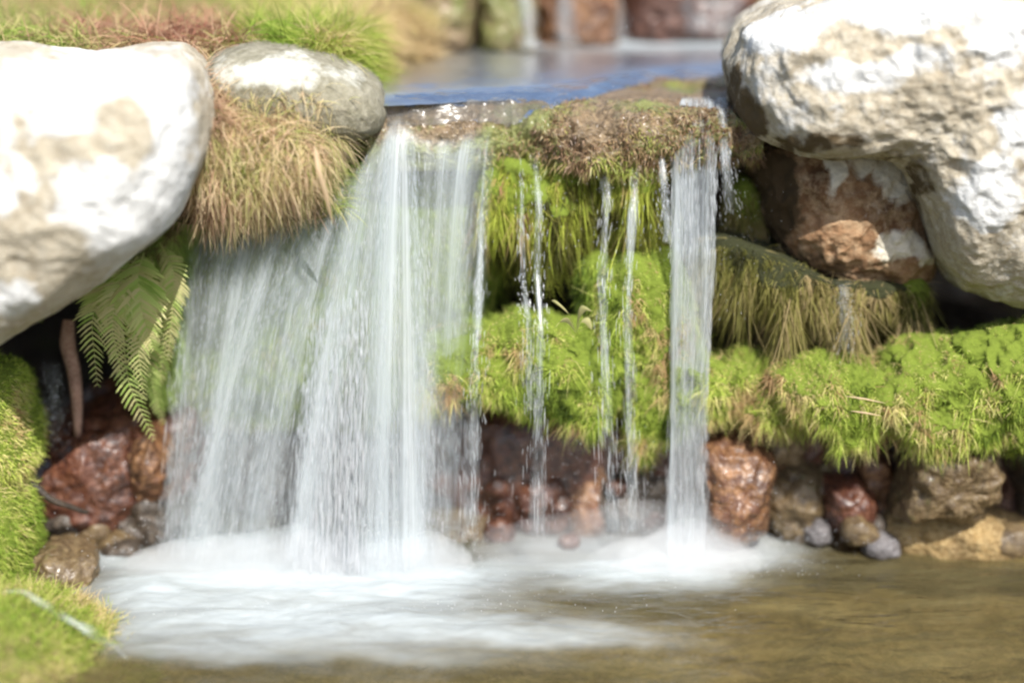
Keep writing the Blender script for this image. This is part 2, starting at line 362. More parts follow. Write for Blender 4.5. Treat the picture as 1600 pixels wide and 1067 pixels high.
# ------------------------------------------------------------------ mossy rocks
def mossy(label, outline, Y, df, db, n, mat_s=None, mat_m=None, L=.02, W_=.0022, down=.5, mask=None, tone0=.5, seed=1, hang=1.6, box=.6, amp=.03, group=None, stone_moss=1.0, droop=.4, tvar=.5, clumps=0, frizz=.62, name="mossy_rock", cat="mossy rock", **kw):
    e = empty(name, label, cat, group)
    o, P, F = rock("stone", None, mat_s or M_DARK, outline, Y, df, db, parent=e, box=box, amp=amp, seed=seed, attrs={"moss": stone_moss}, **kw)
    if mask is None: mask = lambda p, nn: (nn[:, 1] < .35)*1.0
    tuft("moss", mat_m or M_MOSS, [moss_on(P, F, n, mask, L, W_, down, seed, tone0, hang, droop, tvar, clumps, frizz)], parent=e)
    return e, P, F
front = lambda p, nn: (nn[:, 1] < .3)*1.0
M_MSTONE = m_rock("moss_soil", (.025, .03, .008), (.08, .10, .014), (.14, .17, .025), moss=(.12, .16, .018))
M_DSTONE = m_rock("dark_moss_soil", (.012, .012, .005), (.022, .022, .009), (.04, .036, .015), moss=(.025, .027, .009))
# rock behind the main fall, moss showing through the water
mossy("broad mossy rock behind the wide white fall", [(285, 380), (340, 345), (430, 335), (520, 290), (590, 205), (640, 195), (770, 215), (775, 420), (760, 470), (700, 560), (690, 640), (560, 660), (400, 650), (300, 640), (265, 500)],
      .28, .2, .3, 26000, M_MSTONE, M_MOSS, L=.022, down=.9, tone0=.48, seed=41, c=(520, 430), mask=front, amp=.03)
# lip of the upper stream: a rock ledge whose wet top slopes from the stream down to the edge
def lip_y(x): return np.interp(x, [-.45, -.26, .08, .34, .58, .8], [.06, .08, .2, .46, .66, .75])
def ledge_xyz(U_, V_):
    x = -.36+.98*U_; yl = lip_y(x)
    prof = np.array([(0, .22, 1.14), (.12, .0, 1.168), (.2, -.35, 1.163), (.38, -.8, 1.14), (.48, -1, 1.115), (.58, -1.03, 1.08), (.7, -1.03, 1.04), (.8, -1.0, .99), (.92, -.6, .96), (1, .3, .95)])
    dy = np.interp(V_, prof[:, 0], prof[:, 1]); z = np.interp(V_, prof[:, 0], prof[:, 2])
    yf = .02+.05*vn(np.stack([x*5, x*0, x*0], -1)); y = np.where(dy >= 0, yl+dy, np.where(dy > -1, yl+dy*(yl-yf), yf+(-1-dy)*.6*-1))
    y = np.where((V_ > .8), yf+(V_-.8)*2.0, y)
    z = z+.03*sst(.3, .55, x)*sst(.3, .6, V_)
    P = np.stack([x, y, z], -1); n = .9*fbm(P, 9, 52)+.7*(.5-abs(fbm(P, 26, 53))); w = sst(.22, .42, V_)*(.35+.65*sst(-.28, .0, x))
    P[..., 2] += .045*n*w; P[..., 1] -= .05*n*w*sst(.4, .6, V_); return P
e = empty("ledge_rock", "wet brown rock ledge under the lip of the upper stream", "rock ledge")
U_, V_ = np.meshgrid(np.linspace(0, 1, 320), np.linspace(0, 1, 150), indexing='ij')
P = ledge_xyz(U_, V_); F = gridf(320, 150)
mesh("stone", P, F, M_LEDGE, e, {"moss": .35+.6*fbm(P, 7, 54)+.4*sst(1.1, 1.03, P[..., 2])})
Q, Nn = sample(P, F, 26000, lambda p, nn: (p[:, 1] < .6)*sst(1.21, 1.16, p[:, 2])*sst(-.12, .12, p[:, 0])*sst(-.05, .35, fbm(p, 9, 77)+.1+.5*sst(1.1, 1.03, p[:, 2])), 55)
Nn[Nn[:, 2]+(-Nn[:, 1]) < 0] *= -1
r = np.random.default_rng(56); n = len(Q); D = Nn*.5+r.normal(size=Q.shape)*.6; D[:, 2] -= .35
t = np.clip(.33+.6*fbm(Q, 9, 57)+.5*fbm(Q, 30, 58)+.15*r.normal(size=n)+.3*sst(1.05, 1.0, Q[:, 2]), 0, 1)
tuft("moss", M_MIXM, [blades(Q, D, (.005+.013*r.random(n))*(1+1.8*sst(1.06, 1.0, Q[:, 2])), .0026, .6, .5, 3, 59, t)], parent=e)
# hanging moss under the lip
mossy("curtain of green moss hanging under the rock lip", [(765, 225), (860, 228), (960, 245), (1060, 240), (1060, 300), (1010, 340), (960, 330), (930, 350), (900, 330), (860, 335), (800, 345), (765, 350), (745, 300)],
      .11, .11, .3, 44000, M_MSTONE, M_HANG, L=.036, W_=.0026, down=1.8, tone0=.36, seed=61, hang=2.4, nt=200, fs=9, amp=.06, clumps=150, frizz=.5, mask=front, name="moss_curtain", cat="hanging moss", tvar=.8)
mossy("strip of hanging green moss behind the thin middle trickles", [(905, 400), (935, 385), (955, 400), (952, 470), (940, 515), (915, 500), (902, 450)],
      .04, .06, .1, 5000, M_MSTONE, M_MOSS, L=.03, down=1.4, tone0=.55, seed=66, hang=1.5, nt=90, nf=50, amp=.02, mask=front, name="moss_strand", cat="hanging moss")
# olive moss right of the narrow fall
mossy("olive moss fringe hanging below the brown boulder", [(1095, 370), (1150, 360), (1200, 380), (1260, 420), (1340, 445), (1400, 440), (1445, 430), (1455, 440), (1430, 458), (1380, 455), (1330, 460), (1250, 450), (1180, 435), (1100, 425)],
      .06, .12, .3, 44000, M_DSTONE, M_OLIVE, L=.058, W_=.0024, down=1.5, tone0=.55, seed=71, hang=2.2, nt=220, fs=9, amp=.04, clumps=90, frizz=.5, mask=front, name="moss_fringe", cat="hanging moss", tvar=.6)
mossy("small green moss clump between narrow fall and brown boulder", [(1140, 285), (1165, 270), (1190, 300), (1195, 340), (1180, 370), (1150, 350), (1130, 330)],
      .14, .06, .1, 4000, M_MSTONE, M_OLIVE, L=.03, down=1.3, tone0=.75, seed=74, hang=1.8, nt=90, nf=50, amp=.02, mask=front, name="moss_clump", cat="hanging moss")
mossy("long mossy tail hanging from right end of brown boulder", [(1395, 430), (1440, 425), (1458, 450), (1450, 480), (1430, 515), (1412, 510), (1400, 470)],
      .02, .05, .08, 4000, M_MSTONE, M_OLIVE, L=.035, down=1.8, tone0=.6, seed=76, hang=1.6, nt=90, nf=50, amp=.012, mask=front, name="moss_tail", cat="hanging moss")
# bright moss shelf, rock by rock
S = [("bright green moss cushion right beside the wide fall", [(690, 500), (730, 478), (790, 470), (850, 476), (885, 495), (930, 520), (950, 560), (945, 640), (930, 670), (880, 630), (800, 618), (720, 614), (682, 600)], .0, .14, .16, 52000, .52),
     ("upright bright moss hump left of the narrow fall", [(955, 440), (1000, 415), (1050, 405), (1075, 450), (1075, 600), (1060, 670), (1020, 690), (1000, 700), (985, 640), (960, 560), (940, 500)], .02, .13, .16, 40000, .6),
     ("bright moss cushion right beside the narrow fall", [(1080, 545), (1130, 535), (1190, 552), (1232, 575), (1240, 620), (1225, 650), (1180, 652), (1130, 655), (1090, 672), (1075, 610)], -.02, .13, .14, 30000, .58),
     ("moss cushion with fallen straws lying on it", [(1232, 570), (1270, 548), (1330, 552), (1368, 572), (1376, 620), (1360, 665), (1325, 700), (1290, 668), (1262, 640), (1236, 620)], -.06, .13, .14, 30000, .55),
     ("wide yellow green moss cushion along the right shelf", [(1385, 590), (1420, 560), (1480, 548), (1540, 555), (1570, 600), (1560, 660), (1500, 670), (1470, 700), (1440, 680), (1425, 640), (1390, 620)], -.08, .14, .14, 36000, .62),
     ("tall moss hump at the right edge of the frame", [(1520, 530), (1560, 525), (1620, 500), (1700, 510), (1720, 620), (1680, 700), (1620, 690), (1570, 690), (1560, 640), (1540, 580)], -.1, .16, .14, 34000, .5)]
for k, (lb, ol, Y, df, db, n, t0) in enumerate(S):
    c_ = np.mean(ol, 0); kx, lo = [(1.12, 26), (1.0, 6), (1.2, 20), (1.18, 14), (1.18, 18), (1.2, 14)][k]; ol = [(c_[0]+(x-c_[0])*kx, c_[1]+(y-c_[1])*1.0+lo*(y < c_[1])) for x, y in ol]
    mossy(lb, ol, Y-.03, df*.62, db, n, M_MSTONE, M_MOSS, L=.015, W_=.0017, down=.5, tone0=t0+.06, seed=80+k*3, hang=2.3, mask=lambda p, nn: (nn[:, 1] < .75)*1.0, nt=240, nf=120, box=.42, fs=7, amp=.075, clumps=170, fine=.6, frizz=.85, tvar=.9, group="moss cushions along the shelf")
# left side
mossy("bright lime moss hummock at left edge below the boulder", [(-80, 570), (0, 572), (18, 585), (26, 640), (46, 690), (50, 720), (30, 745), (10, 748), (-80, 760)], -.22, .16, .25, 16000, M_MSTONE, M_MOSS, L=.018, down=.3, tone0=.6, seed=111, mask=front, nt=120, amp=.02)
mossy("rounded yellow green moss hummock at the left pool edge", [(-100, 745), (0, 752), (22, 775), (42, 820), (42, 880), (50, 930), (20, 960), (-100, 960)], -.35, .16, .25, 20000, M_MSTONE, M_GRASS, L=.02, down=.3, tone0=.5, seed=114, mask=front, nt=120, amp=.02)

# ------------------------------------------------------------------ stones at the foot
B = [("wet_rock", "dark red wet rock left of the wide fall", M_RED, [(75, 700), (120, 665), (180, 640), (225, 655), (250, 700), (240, 760), (200, 800), (150, 840), (95, 845), (70, 790)], .05, .16, .25),
     ("wet_rock", "small brown stone beside the wide fall left edge", M_ORANGE, [(200, 690), (245, 680), (275, 720), (270, 770), (225, 780), (200, 740)], .0, .1, .2),
     ("wet_rock", "dark rock beneath the fern at the pool edge", M_DARK, [(160, 790), (210, 770), (290, 775), (310, 850), (250, 890), (180, 880), (150, 840)], .02, .12, .25),
     ("wet_rock", "olive brown stone at the left rim of the foam", M_WETD, [(60, 862), (100, 856), (138, 868), (150, 900), (146, 935), (115, 955), (70, 950), (50, 900)], -.26, .09, .2),
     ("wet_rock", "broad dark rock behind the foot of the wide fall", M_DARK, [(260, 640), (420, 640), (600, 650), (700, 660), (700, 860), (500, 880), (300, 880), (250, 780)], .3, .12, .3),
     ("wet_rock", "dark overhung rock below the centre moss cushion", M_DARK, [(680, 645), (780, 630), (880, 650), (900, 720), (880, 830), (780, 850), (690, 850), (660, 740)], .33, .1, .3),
     ("wet_rock", "reddish cobble below the centre trickle", M_RED, [(785, 740), (830, 718), (880, 735), (905, 780), (890, 830), (830, 845), (785, 820)], .12, .1, .2),
     ("wet_rock", "orange brown rock under the drip of centre moss", M_ORANGE, [(895, 690), (940, 680), (965, 720), (960, 790), (930, 840), (895, 830), (885, 760)], .14, .1, .2),
     ("wet_rock", "dark cobble between centre trickles and narrow fall", M_DARK, [(955, 740), (1000, 705), (1050, 715), (1060, 800), (1030, 850), (970, 850), (950, 800)], .12, .1, .2),
     ("wet_rock", "low brown stone at the waterline beside the wide fall", M_WETD, [(660, 828), (720, 815), (780, 820), (810, 836), (795, 858), (700, 862), (655, 850)], .04, .08, .2),
     ("wet_rock", "orange shaggy rock right of the narrow fall foot", M_ORANGE, [(1110, 700), (1150, 690), (1195, 705), (1205, 750), (1190, 810), (1150, 840), (1115, 820), (1100, 760)], -.06, .12, .2),
     ("wet_rock", "brown rock tucked under moss right of narrow fall", M_WETB, [(1105, 665), (1160, 640), (1230, 640), (1265, 670), (1258, 715), (1200, 735), (1120, 730)], .1, .12, .25),
     ("wet_rock", "dark olive round rock below the straw covered moss", M_WETD, [(1190, 740), (1240, 715), (1290, 720), (1310, 770), (1300, 825), (1250, 845), (1200, 830)], .05, .12, .2),
     ("wet_rock", "red orange stone under the right moss cushion", M_RED, [(1285, 745), (1330, 735), (1372, 760), (1378, 800), (1340, 830), (1295, 815)], .0, .1, .2),
     ("wet_rock", "amber brown stone leaning beside the grey brown slab", M_ORANGE, [(1330, 700), (1372, 690), (1400, 740), (1405, 810), (1385, 850), (1340, 845), (1335, 780)], .04, .1, .2),
     ("wet_rock", "large grey brown slab leaning under the right moss", M_WETD, [(1400, 720), (1450, 690), (1510, 672), (1550, 680), (1570, 720), (1570, 780), (1530, 812), (1460, 812), (1405, 800)], -.1, .13, .3),
     ("wet_rock", "long ochre stone along the right waterline", M_OCHRE, [(1395, 830), (1405, 805), (1460, 798), (1540, 808), (1620, 822), (1680, 840), (1680, 885), (1600, 878), (1500, 868), (1410, 868)], -.02, .08, .25),
     ("pebble", "small pale grey pebble at the waterline", M_PEB, [(1258, 822), (1275, 810), (1295, 822), (1296, 842), (1275, 850), (1258, 842)], -.03, .04, .06),
     ("pebble", "grey pink pebble just left of the ochre stone", M_PEB, [(1345, 838), (1375, 828), (1402, 842), (1405, 862), (1372, 872), (1345, 860)], -.08, .05, .08),
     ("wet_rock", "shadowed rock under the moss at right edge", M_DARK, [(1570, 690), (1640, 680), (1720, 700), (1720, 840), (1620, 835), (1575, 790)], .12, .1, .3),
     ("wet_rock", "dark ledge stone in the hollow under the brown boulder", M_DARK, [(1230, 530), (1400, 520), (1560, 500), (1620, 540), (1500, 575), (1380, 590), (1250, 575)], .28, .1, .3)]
for k, (nm, lb, mt, ol, Y, df, db) in enumerate(B):
    big = max(p[0] for p in ol)-min(p[0] for p in ol)
    rock(nm, lb, mt, ol, Y+(.04 if nm != 'pebble' and Y < .1 and mt is not M_OCHRE else 0), df, db, "rock" if nm != "pebble" else "pebble", nt=200, nf=110, box=.65, amp=.06 if big > 60 else .01, fs=6 if big > 60 else 20, seed=200+k*5, fine=.3, jag=.28 if big > 60 else .1, group="wet rocks at the foot of the falls",
         attrs={"moss": (lambda P: .25+.3*fbm(P, 8, 5)) if mt in (M_WETB, M_DARK, M_WETD) else 0.})

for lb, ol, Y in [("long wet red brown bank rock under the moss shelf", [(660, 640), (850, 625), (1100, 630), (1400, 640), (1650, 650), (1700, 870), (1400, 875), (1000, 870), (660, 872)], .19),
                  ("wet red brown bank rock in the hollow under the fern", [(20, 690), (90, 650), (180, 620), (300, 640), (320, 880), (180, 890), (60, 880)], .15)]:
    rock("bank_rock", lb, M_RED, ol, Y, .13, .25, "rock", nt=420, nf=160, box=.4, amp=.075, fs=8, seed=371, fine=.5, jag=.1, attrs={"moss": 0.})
# small cobbles wedged between them
r = np.random.default_rng(77); proto = {}
for k in range(34):
    x0 = r.choice([r.uniform(85, 260), r.uniform(690, 1060), r.uniform(1090, 1600), r.uniform(1090, 1600)]); y0 = r.uniform(760, 858) if x0 > 300 else r.uniform(790, 880)
    Y0 = r.uniform(-.04, .1)-(.05 if y0 > 830 else 0); sz = r.uniform(14, 34); th = np.linspace(0, 2*np.pi, 8, endpoint=False)
    ol = [(x0+sz*np.cos(a)*r.uniform(.8, 1.5), y0+sz*np.sin(a)*r.uniform(.6, 1)) for a in th]
    rock("cobble", "small dark wet cobble wedged between the rocks under the falls", [M_DARK, M_RED, M_WETD, M_ORANGE, M_WETD][k % 5], ol, Y0, sz*.0015, sz*.0018, "rock", nt=60, nf=36, box=.7, amp=.012, fs=12, seed=400+k, fine=.6,
         group="cobbles wedged under the falls", attrs={"moss": .2})
# upper back rocks behind the stream
U = [("tan mossy rock face at the back left of the upper stream", M_WETB, [(655, -40), (690, -60), (735, -50), (742, 20), (735, 75), (690, 105), (660, 90)], .90, .13, .3, .6),
     ("olive brown rock face at the back centre of the upper stream", M_WETB, [(742, -40), (790, -60), (830, -50), (838, 10), (830, 95), (780, 100), (748, 90)], .95, .14, .3, .7),
     ("rusty brown rock face behind the upper trickles", M_ORANGE, [(835, -50), (900, -60), (960, -50), (968, 20), (960, 85), (880, 92), (840, 85)], 1.06, .14, .3, .2),
     ("purple brown wet rock face behind upper right trickles", M_RED, [(955, -50), (1050, -60), (1140, -50), (1180, 0), (1160, 60), (1060, 68), (970, 78)], 1.14, .14, .3, .3)]
for k, (lb, mt, ol, Y, df, db, ms) in enumerate(U):
    rock("rock", lb, mt, ol, Y, df, db, "rock", nt=140, nf=80, amp=.03, fs=7, seed=300+k*5, fine=1., attrs={"moss": (lambda P, ms=ms: ms*.6+.4*fbm(P, 8, 5))})

# ------------------------------------------------------------------ turf and grass
def grass(name, label, mat, Q, D, L, W_, tone, droop=.35, curl=.35, cat="grass", seed=5, seg=4):
    return tuft(name, mat, [blades(Q, D, L, W_, droop, curl, seg, seed, tone)], label=label, cat=cat)
# upper bank grass
n = 100000; Q, Nn = sample(bP, bF, n, lambda p, nn: (p[:, 1] < 1.7)*(p[:, 1] > -.05)*sst(-.16, -.27, p[:, 0])*(p[:, 0] > -1.5)*(1+2*sst(-.6, -.4, p[:, 0]))*.33, 401)
r = np.random.default_rng(402); px, py = topx(Q)
t = np.clip(.36+.45*sst(300, 640, px)+1.0*fbm(Q, 3.5, 61)+.6*fbm(Q, 15, 62)+.16*r.normal(size=n), 0, 1)
D = np.stack([r.normal(size=n)*.9+.8*vn(Q, 9, 3), r.normal(size=n)*.8-.35, np.ones(n)*.6], -1)
g1 = px < 380
grass("grass", "reddish and green matted grass on the bank above the white boulder", M_TURF, Q[g1], D[g1], (.04+.10*r.random(n))[g1], .004, t[g1], .6)
grass("grass", "bright green and straw grass beside the upper stream", M_GRASS, Q[~g1], D[~g1], (.05+.10*r.random(n))[~g1], .003, np.clip(t[~g1]*.9+.06+.25*r.random((~g1).sum()), 0, 1), .5)
# turf lobe that hangs between the boulders
e = empty("turf_bank", "hanging lobe of dry tan grass between the two left boulders", "turf")
o, P, F = rock("soil", None, M_SOIL, [(284, 100), (318, 108), (345, 158), (430, 172), (495, 188), (528, 212), (530, 235), (505, 262), (488, 296), (455, 282), (425, 312), (385, 300), (350, 322), (312, 318), (290, 250)], -.06, .13, .3, parent=e, amp=.03, fs=7, seed=421, nt=160, attrs={"moss": 0.})
n = 22000; Q, Nn = sample(P, F, n, front, 423); r = np.random.default_rng(424)
D = Nn*.6+r.normal(size=Q.shape)*.8+.9*np.stack([vn(Q, 12, 1), vn(Q, 14, 2)*.3, vn(Q, 14, 3)*.7], -1); D[:, 2] -= .45
t = np.clip(.47+.6*fbm(Q, 11, 3)+.18*r.normal(size=n), 0, 1)
def low(p, nn):
    x, y = topx(p); return (nn[:, 1] < .3)*sst(125, 170, y+.25*(x-330)*0)*sst(560, 420, x)
Q2, N2 = sample(gP, gF, 3000, low, 427); D2 = N2*.4+r.normal(size=Q2.shape)*.7; D2[:, 2] -= .3
tuft("grass", M_DRY, [blades(Q, D, .02+.11*r.random(n)**2, .0012+.0022*r.random(n), .7, .8, 5, 425, t),
                      blades(Q2, D2, .03+.07*r.random(3000)**2, .0012+.002*r.random(3000), .6, .9, 5, 428, np.clip(.4+.5*r.random(3000), 0, 1))], parent=e)
# foreground mound
e = empty("grass_mound", "grassy mound in the bottom left corner at the pool edge", "grass mound")
o, P, F = rock("soil", None, M_SOIL, [(-150, 930), (0, 945), (60, 955), (110, 985), (160, 1015), (205, 1050), (225, 1100), (180, 1200), (-150, 1200)], -.62, .2, .3, parent=e, amp=.02, fs=7, seed=431, nt=160, c=(40, 1080), attrs={"moss": 0.})
n = 26000; Q, Nn = sample(P, F, n, front, 433); r = np.random.default_rng(434)
D = Nn*.7+r.normal(size=Q.shape)*.4; D[:, 2] += .2
t = np.clip(.72+.6*fbm(Q, 9, 3)+.18*r.normal(size=n), 0, 1)
tuft("grass", M_GRASS, [blades(Q, D, .02+.035*r.random(n), .0022, .5, .4, 4, 435, t)], parent=e)
# turf left of the fern / under the boulder
e = empty("turf_bank", "shaded grassy bank edge right of the fern", "turf")
o, P, F = rock("soil", None, M_SOIL, [(130, 420), (220, 370), (290, 330), (300, 400), (285, 480), (280, 600), (262, 680), (245, 600), (230, 480), (150, 460)], .14, .12, .3, parent=e, amp=.02, fs=7, seed=441, nt=120, c=(262, 440), attrs={"moss": 0.})
n = 14000; Q, Nn = sample(P, F, n, front, 443); r = np.random.default_rng(444)
D = Nn*.6+r.normal(size=Q.shape)*.35; D[:, 2] -= .6
t = np.clip(.45+.5*fbm(Q, 9, 3)+.14*r.normal(size=n), 0, 1)
tuft("grass", M_FERN, [blades(Q, D, .02+.04*r.random(n), .0024, .9, .35, 4, 445, t)], parent=e)

# ------------------------------------------------------------------ fern
def frond(pts, wmax, seed, tone):
    r = np.random.default_rng(seed); P = np.array([at(p[0], p[1], p[2]-.07) for p in pts]); m = 34
    tt = np.linspace(0, len(P)-1, m); C = np.stack([np.interp(tt, range(len(P)), P[:, k]) for k in range(3)], -1)
    for _ in range(6): C[1:-1] = (C[:-2]+2*C[1:-1]+C[2:])/4
    Vs, Fs, Ts = [], [], []; o = 0
    T = np.gradient(C, axis=0); T /= np.linalg.norm(T, axis=1, keepdims=True)
    sd_ = np.cross(T, np.array([0, -1, .25])); sd_ /= np.linalg.norm(sd_, axis=1, keepdims=True)
    nf = np.cross(sd_, T)
    V, F, t_ = [], [], []
    for k in range(m):
        w = .0016*(1-k/m)+.0004; V += [C[k]-sd_[k]*w, C[k]+sd_[k]*w]
    V = np.array(V); F = np.array([[2*k, 2*k+1, 2*k+3, 2*k+2] for k in range(m-1)]); Vs.append(V); Fs.append(F); Ts.append(np.full(len(V), .9)); o = len(V)
    for k in range(2, m):
        f = k/m; Lp = (1.2*wmax*min(1, f*4)*(1-f)**.75+.004)*(.8+.35*r.random())
        for s in (-1, 1):
            d = sd_[k]*s*.85+T[k]*.55+nf[k]*(.12+.1*r.normal()); d /= np.linalg.norm(d)
            q = np.linspace(0, 1, 7)[:, None]; cen = C[k]+d*Lp*q+np.array([0, 0, -1])*(q**2)*Lp*.25
            ww = (Lp*.075*np.sin(np.pi*np.clip(q*.85+.15, 0, 1))**.7+.0004)*(1+.35*(np.arange(7)[:, None] % 2))
            A = cen-T[k]*ww; Bv = cen+T[k]*ww
            V = np.stack([A, Bv], 1).reshape(-1, 3); F = np.array([[2*j, 2*j+1, 2*j+3, 2*j+2] for j in range(6)])+o
            Vs.append(V); Fs.append(F); Ts.append(np.full(len(V), np.clip(tone+.1+.2*r.normal()+.25*f, 0, 1))); o += len(V)
    return np.concatenate(Vs), np.concatenate(Fs), np.concatenate(Ts)
e = empty("fern", "green fern with drooping fronds under the white left boulder", "fern")
for k, (pts, w, t0) in enumerate([
        ([(225, 395, .02), (215, 430, -.08), (222, 490, -.12), (240, 545, -.12)], .085, .62),
        ([(205, 400, .05), (165, 440, -.06), (142, 500, -.1), (152, 600, -.08)], .075, .6),
        ([(205, 420, .05), (190, 500, -.05), (200, 600, -.08), (240, 685, -.06)], .06, .45),
        ([(235, 400, .08), (250, 450, .02), (258, 520, .0), (250, 600, .02)], .06, .5),
        ([(190, 400, .1), (120, 430, .03), (80, 460, .02), (60, 500, .04)], .05, .25),
        ([(215, 430, .08), (225, 520, .02), (235, 590, .0), (255, 660, .02)], .05, .35),
        ([(200, 395, .08), (175, 410, .0), (190, 470, -.02), (180, 560, .0)], .06, .4),
        ([(250, 380, .06), (272, 420, -.02), (270, 480, -.04), (262, 560, -.02)], .05, .7),
        ([(215, 400, .02), (180, 450, -.1), (175, 520, -.12), (190, 590, -.1)], .06, .75),
        ([(240, 410, .02), (235, 470, -.1), (215, 540, -.12), (225, 620, -.1)], .055, .8)]):
    V, F, T = frond(pts, w, 500+k, t0); mesh("frond", V, F, M_FERN, e, {"tone": T}, smooth=False)

# ------------------------------------------------------------------ tubes
def tube(C, R, ns=8):
    C = np.array(C, float); T = np.gradient(C, axis=0); T /= np.linalg.norm(T, axis=1, keepdims=True)+1e-9
    a = np.cross(T, np.array([.13, .9, .2])); a /= np.linalg.norm(a, axis=1, keepdims=True)+1e-9; b = np.cross(T, a)
    th = np.linspace(0, 2*np.pi, ns, endpoint=False)
    R = np.broadcast_to(R, (len(C),))
    V = C[None]+(a[None]*np.cos(th)[:, None, None]+b[None]*np.sin(th)[:, None, None])*R[None, :, None]
    return V.reshape(-1, 3), gridf(ns, len(C), True)
def spline(pts, m=24):
    P = np.array([at(*p) for p in pts]); tt = np.linspace(0, len(P)-1, m)
    C = np.stack([np.interp(tt, range(len(P)), P[:, k]) for k in range(3)], -1)
    for _ in range(3): C[1:-1] = (C[:-2]+2*C[1:-1]+C[2:])/4
    return C
C = spline([(108, 500, .02), (106, 540, 0), (118, 600, -.02), (120, 650, -.02), (126, 710, .0)], 40)
V, F = tube(C+.004*np.stack([fbm(C, 20, k, 2) for k in range(3)], -1), np.interp(np.linspace(0, 1, 40), [0, .2, .7, 1], [.015, .020, .014, .005]), 12)
tag(mesh("root", V, F, M_BARK), "pinkish brown root hanging in the dark hollow beside fern", "root")
C = spline([(-40, 728, -.15), (40, 752, -.2), (90, 785, -.18), (135, 800, -.12)], 30)
V, F = tube(C+.006*np.stack([fbm(C, 16, k+5, 2) for k in range(3)], -1), np.linspace(.013, .006, 30), 10)
tag(mesh("twig", V, F, M_DARK, None, {"moss": np.full(len(V), .2)}), "dark twig lying between the two left moss hummocks", "twig")
for lb, pts, w in [("single pale straw blade dangling over top of wide fall", [(492, 230, -.27), (497, 265, -.3), (508, 300, -.29), (520, 350, -.27)], .007),
                   ("upper of two thin straws lying on the moss cushion", [(1322, 619, -.24), (1350, 623, -.25), (1384, 630, -.235)], .0024),
                   ("lower of two thin straws lying on the moss cushion", [(1330, 642, -.245), (1352, 645, -.255), (1378, 650, -.24)], .0024)]:
    C = spline(pts, 20); V, F = tube(C, np.sin(np.linspace(.25, np.pi-.1, 20))*w, 6)
    o = mesh("straw", V, F, M_DRY, None, {"tone": np.full(len(V), .5)}); tag(o, lb, "straw")
# small pale plant on the centre shelf
e = empty("seedling", "small pale green leafy plant on the centre moss shelf", "plant")
for k, (pts, w) in enumerate([([(900, 520, .0), (890, 490, -.03), (872, 474, -.05), (862, 470, -.05)], .010), ([(900, 520, .0), (888, 500, -.05), (876, 500, -.06), (868, 512, -.06)], .009),
                              ([(900, 520, .0), (905, 490, -.04), (912, 480, -.05), (925, 486, -.05)], .009), ([(900, 520, .0), (908, 500, -.05), (918, 500, -.06), (925, 515, -.06)], .009)]):
    C = spline([(x, y, Y-.15) for x, y, Y in pts], 16); s = np.linspace(0, 1, 16); ww = (np.sin(np.pi*s**1.4)*w+.0008)[:, None]
    sd_ = np.array([.6, -.2, .7])*ww if k % 2 else np.array([.5, .2, -.8])*ww
    V = np.concatenate([C-sd_, C+np.array([0, -1, 0])*ww*.3, C+sd_]); m_ = 16
    F = np.concatenate([[[j+a*m_, j+1+a*m_, j+1+(a+1)*m_, j+(a+1)*m_] for j in range(m_-1)] for a in (0, 1)])
    mesh("leaf", V, F, M_FERN, e, {"tone": np.full(len(V), .95)})

# ------------------------------------------------------------------ water: pools
def m_water(name, body, bodyw, rough=.06, bs=(9, 22), bump=.25, foamcol=(.50, .555, .58), tint=(.75, .68, .48)):
    k = N(name); p = k.pos()
    mp = k.n("Mapping", {"Vector": p, "Scale": (.45, 1.2, 1)}).outputs[0]
    h = k.math('ADD', k.noise(bs[0], 3, .5, mp, .6), k.math('MULTIPLY', k.noise(bs[1], 3, .5, mp, .4), .4))
    bp = k.n("Bump", {"Strength": bump, "Distance": .03, "Height": h})
    tp = k.n("BsdfTransparent", {"Color": (*tint, 1)})
    bc = k.mix(k.ramp(k.noise(5, 6, .65, mp, 1.0), [(.3, 0), (.7, 1)]), tuple(x*.5 for x in body), tuple(x*1.5 for x in body))
    df = k.n("BsdfDiffuse", {"Color": bc, "Normal": bp.outputs[0]})
    w = k.n("MixShader", {0: bodyw, 1: tp.outputs[0], 2: df.outputs[0]})
    gl = k.n("BsdfGlossy", {"Roughness": rough, "Normal": bp.outputs[0]})
    fr = k.n("Fresnel", {"IOR": 1.33, "Normal": bp.outputs[0]})
    w = k.n("MixShader", {0: fr.outputs[0], 1: w.outputs[0], 2: gl.outputs[0]})
    m2 = k.n("Mapping", {"Vector": p, "Scale": (.35, 1.3, 1)}).outputs[0]
    nz = k.math('ADD', k.math('MULTIPLY', k.noise(11, 6, .62, m2, .8), .8), k.math('MULTIPLY', k.noise(70, 4, .65, m2, .4), .2))
    f = k.math('ADD', k.attr("foam"), k.math('MULTIPLY', k.math('SUBTRACT', nz, .5), 1.1))
    fa = k.math('MULTIPLY', k.ramp(f, [(.0, 0), (.45, .35), (1.1, .93)]), k.ramp(k.attr("foam"), [(.0, 0), (.35, 1)]))
    fd = k.n("BsdfDiffuse", {"Color": (*foamcol, 1)}); ft = k.n("BsdfTranslucent", {"Color": (*foamcol, 1)})
    fm = k.n("MixShader", {0: .3, 1: fd.outputs[0], 2: ft.outputs[0]})
    w = k.n("MixShader", {0: fa, 1: w.outputs[0], 2: fm.outputs[0]})
    return k.done(w.outputs[0])
M_POOL = m_water("pool_water", (.135, .112, .052), .4, rough=.06, bump=.65, bs=(9, 27), tint=(.66, .62, .47))
M_FILM = m_water("lip_film", (.15, .14, .125), .35, rough=.22, bump=.5, tint=(.95, .93, .88))
M_UPPER = m_water("upper_water", (.15, .145, .14), .85, rough=.3, bump=.4, tint=(.75, .7, .6))
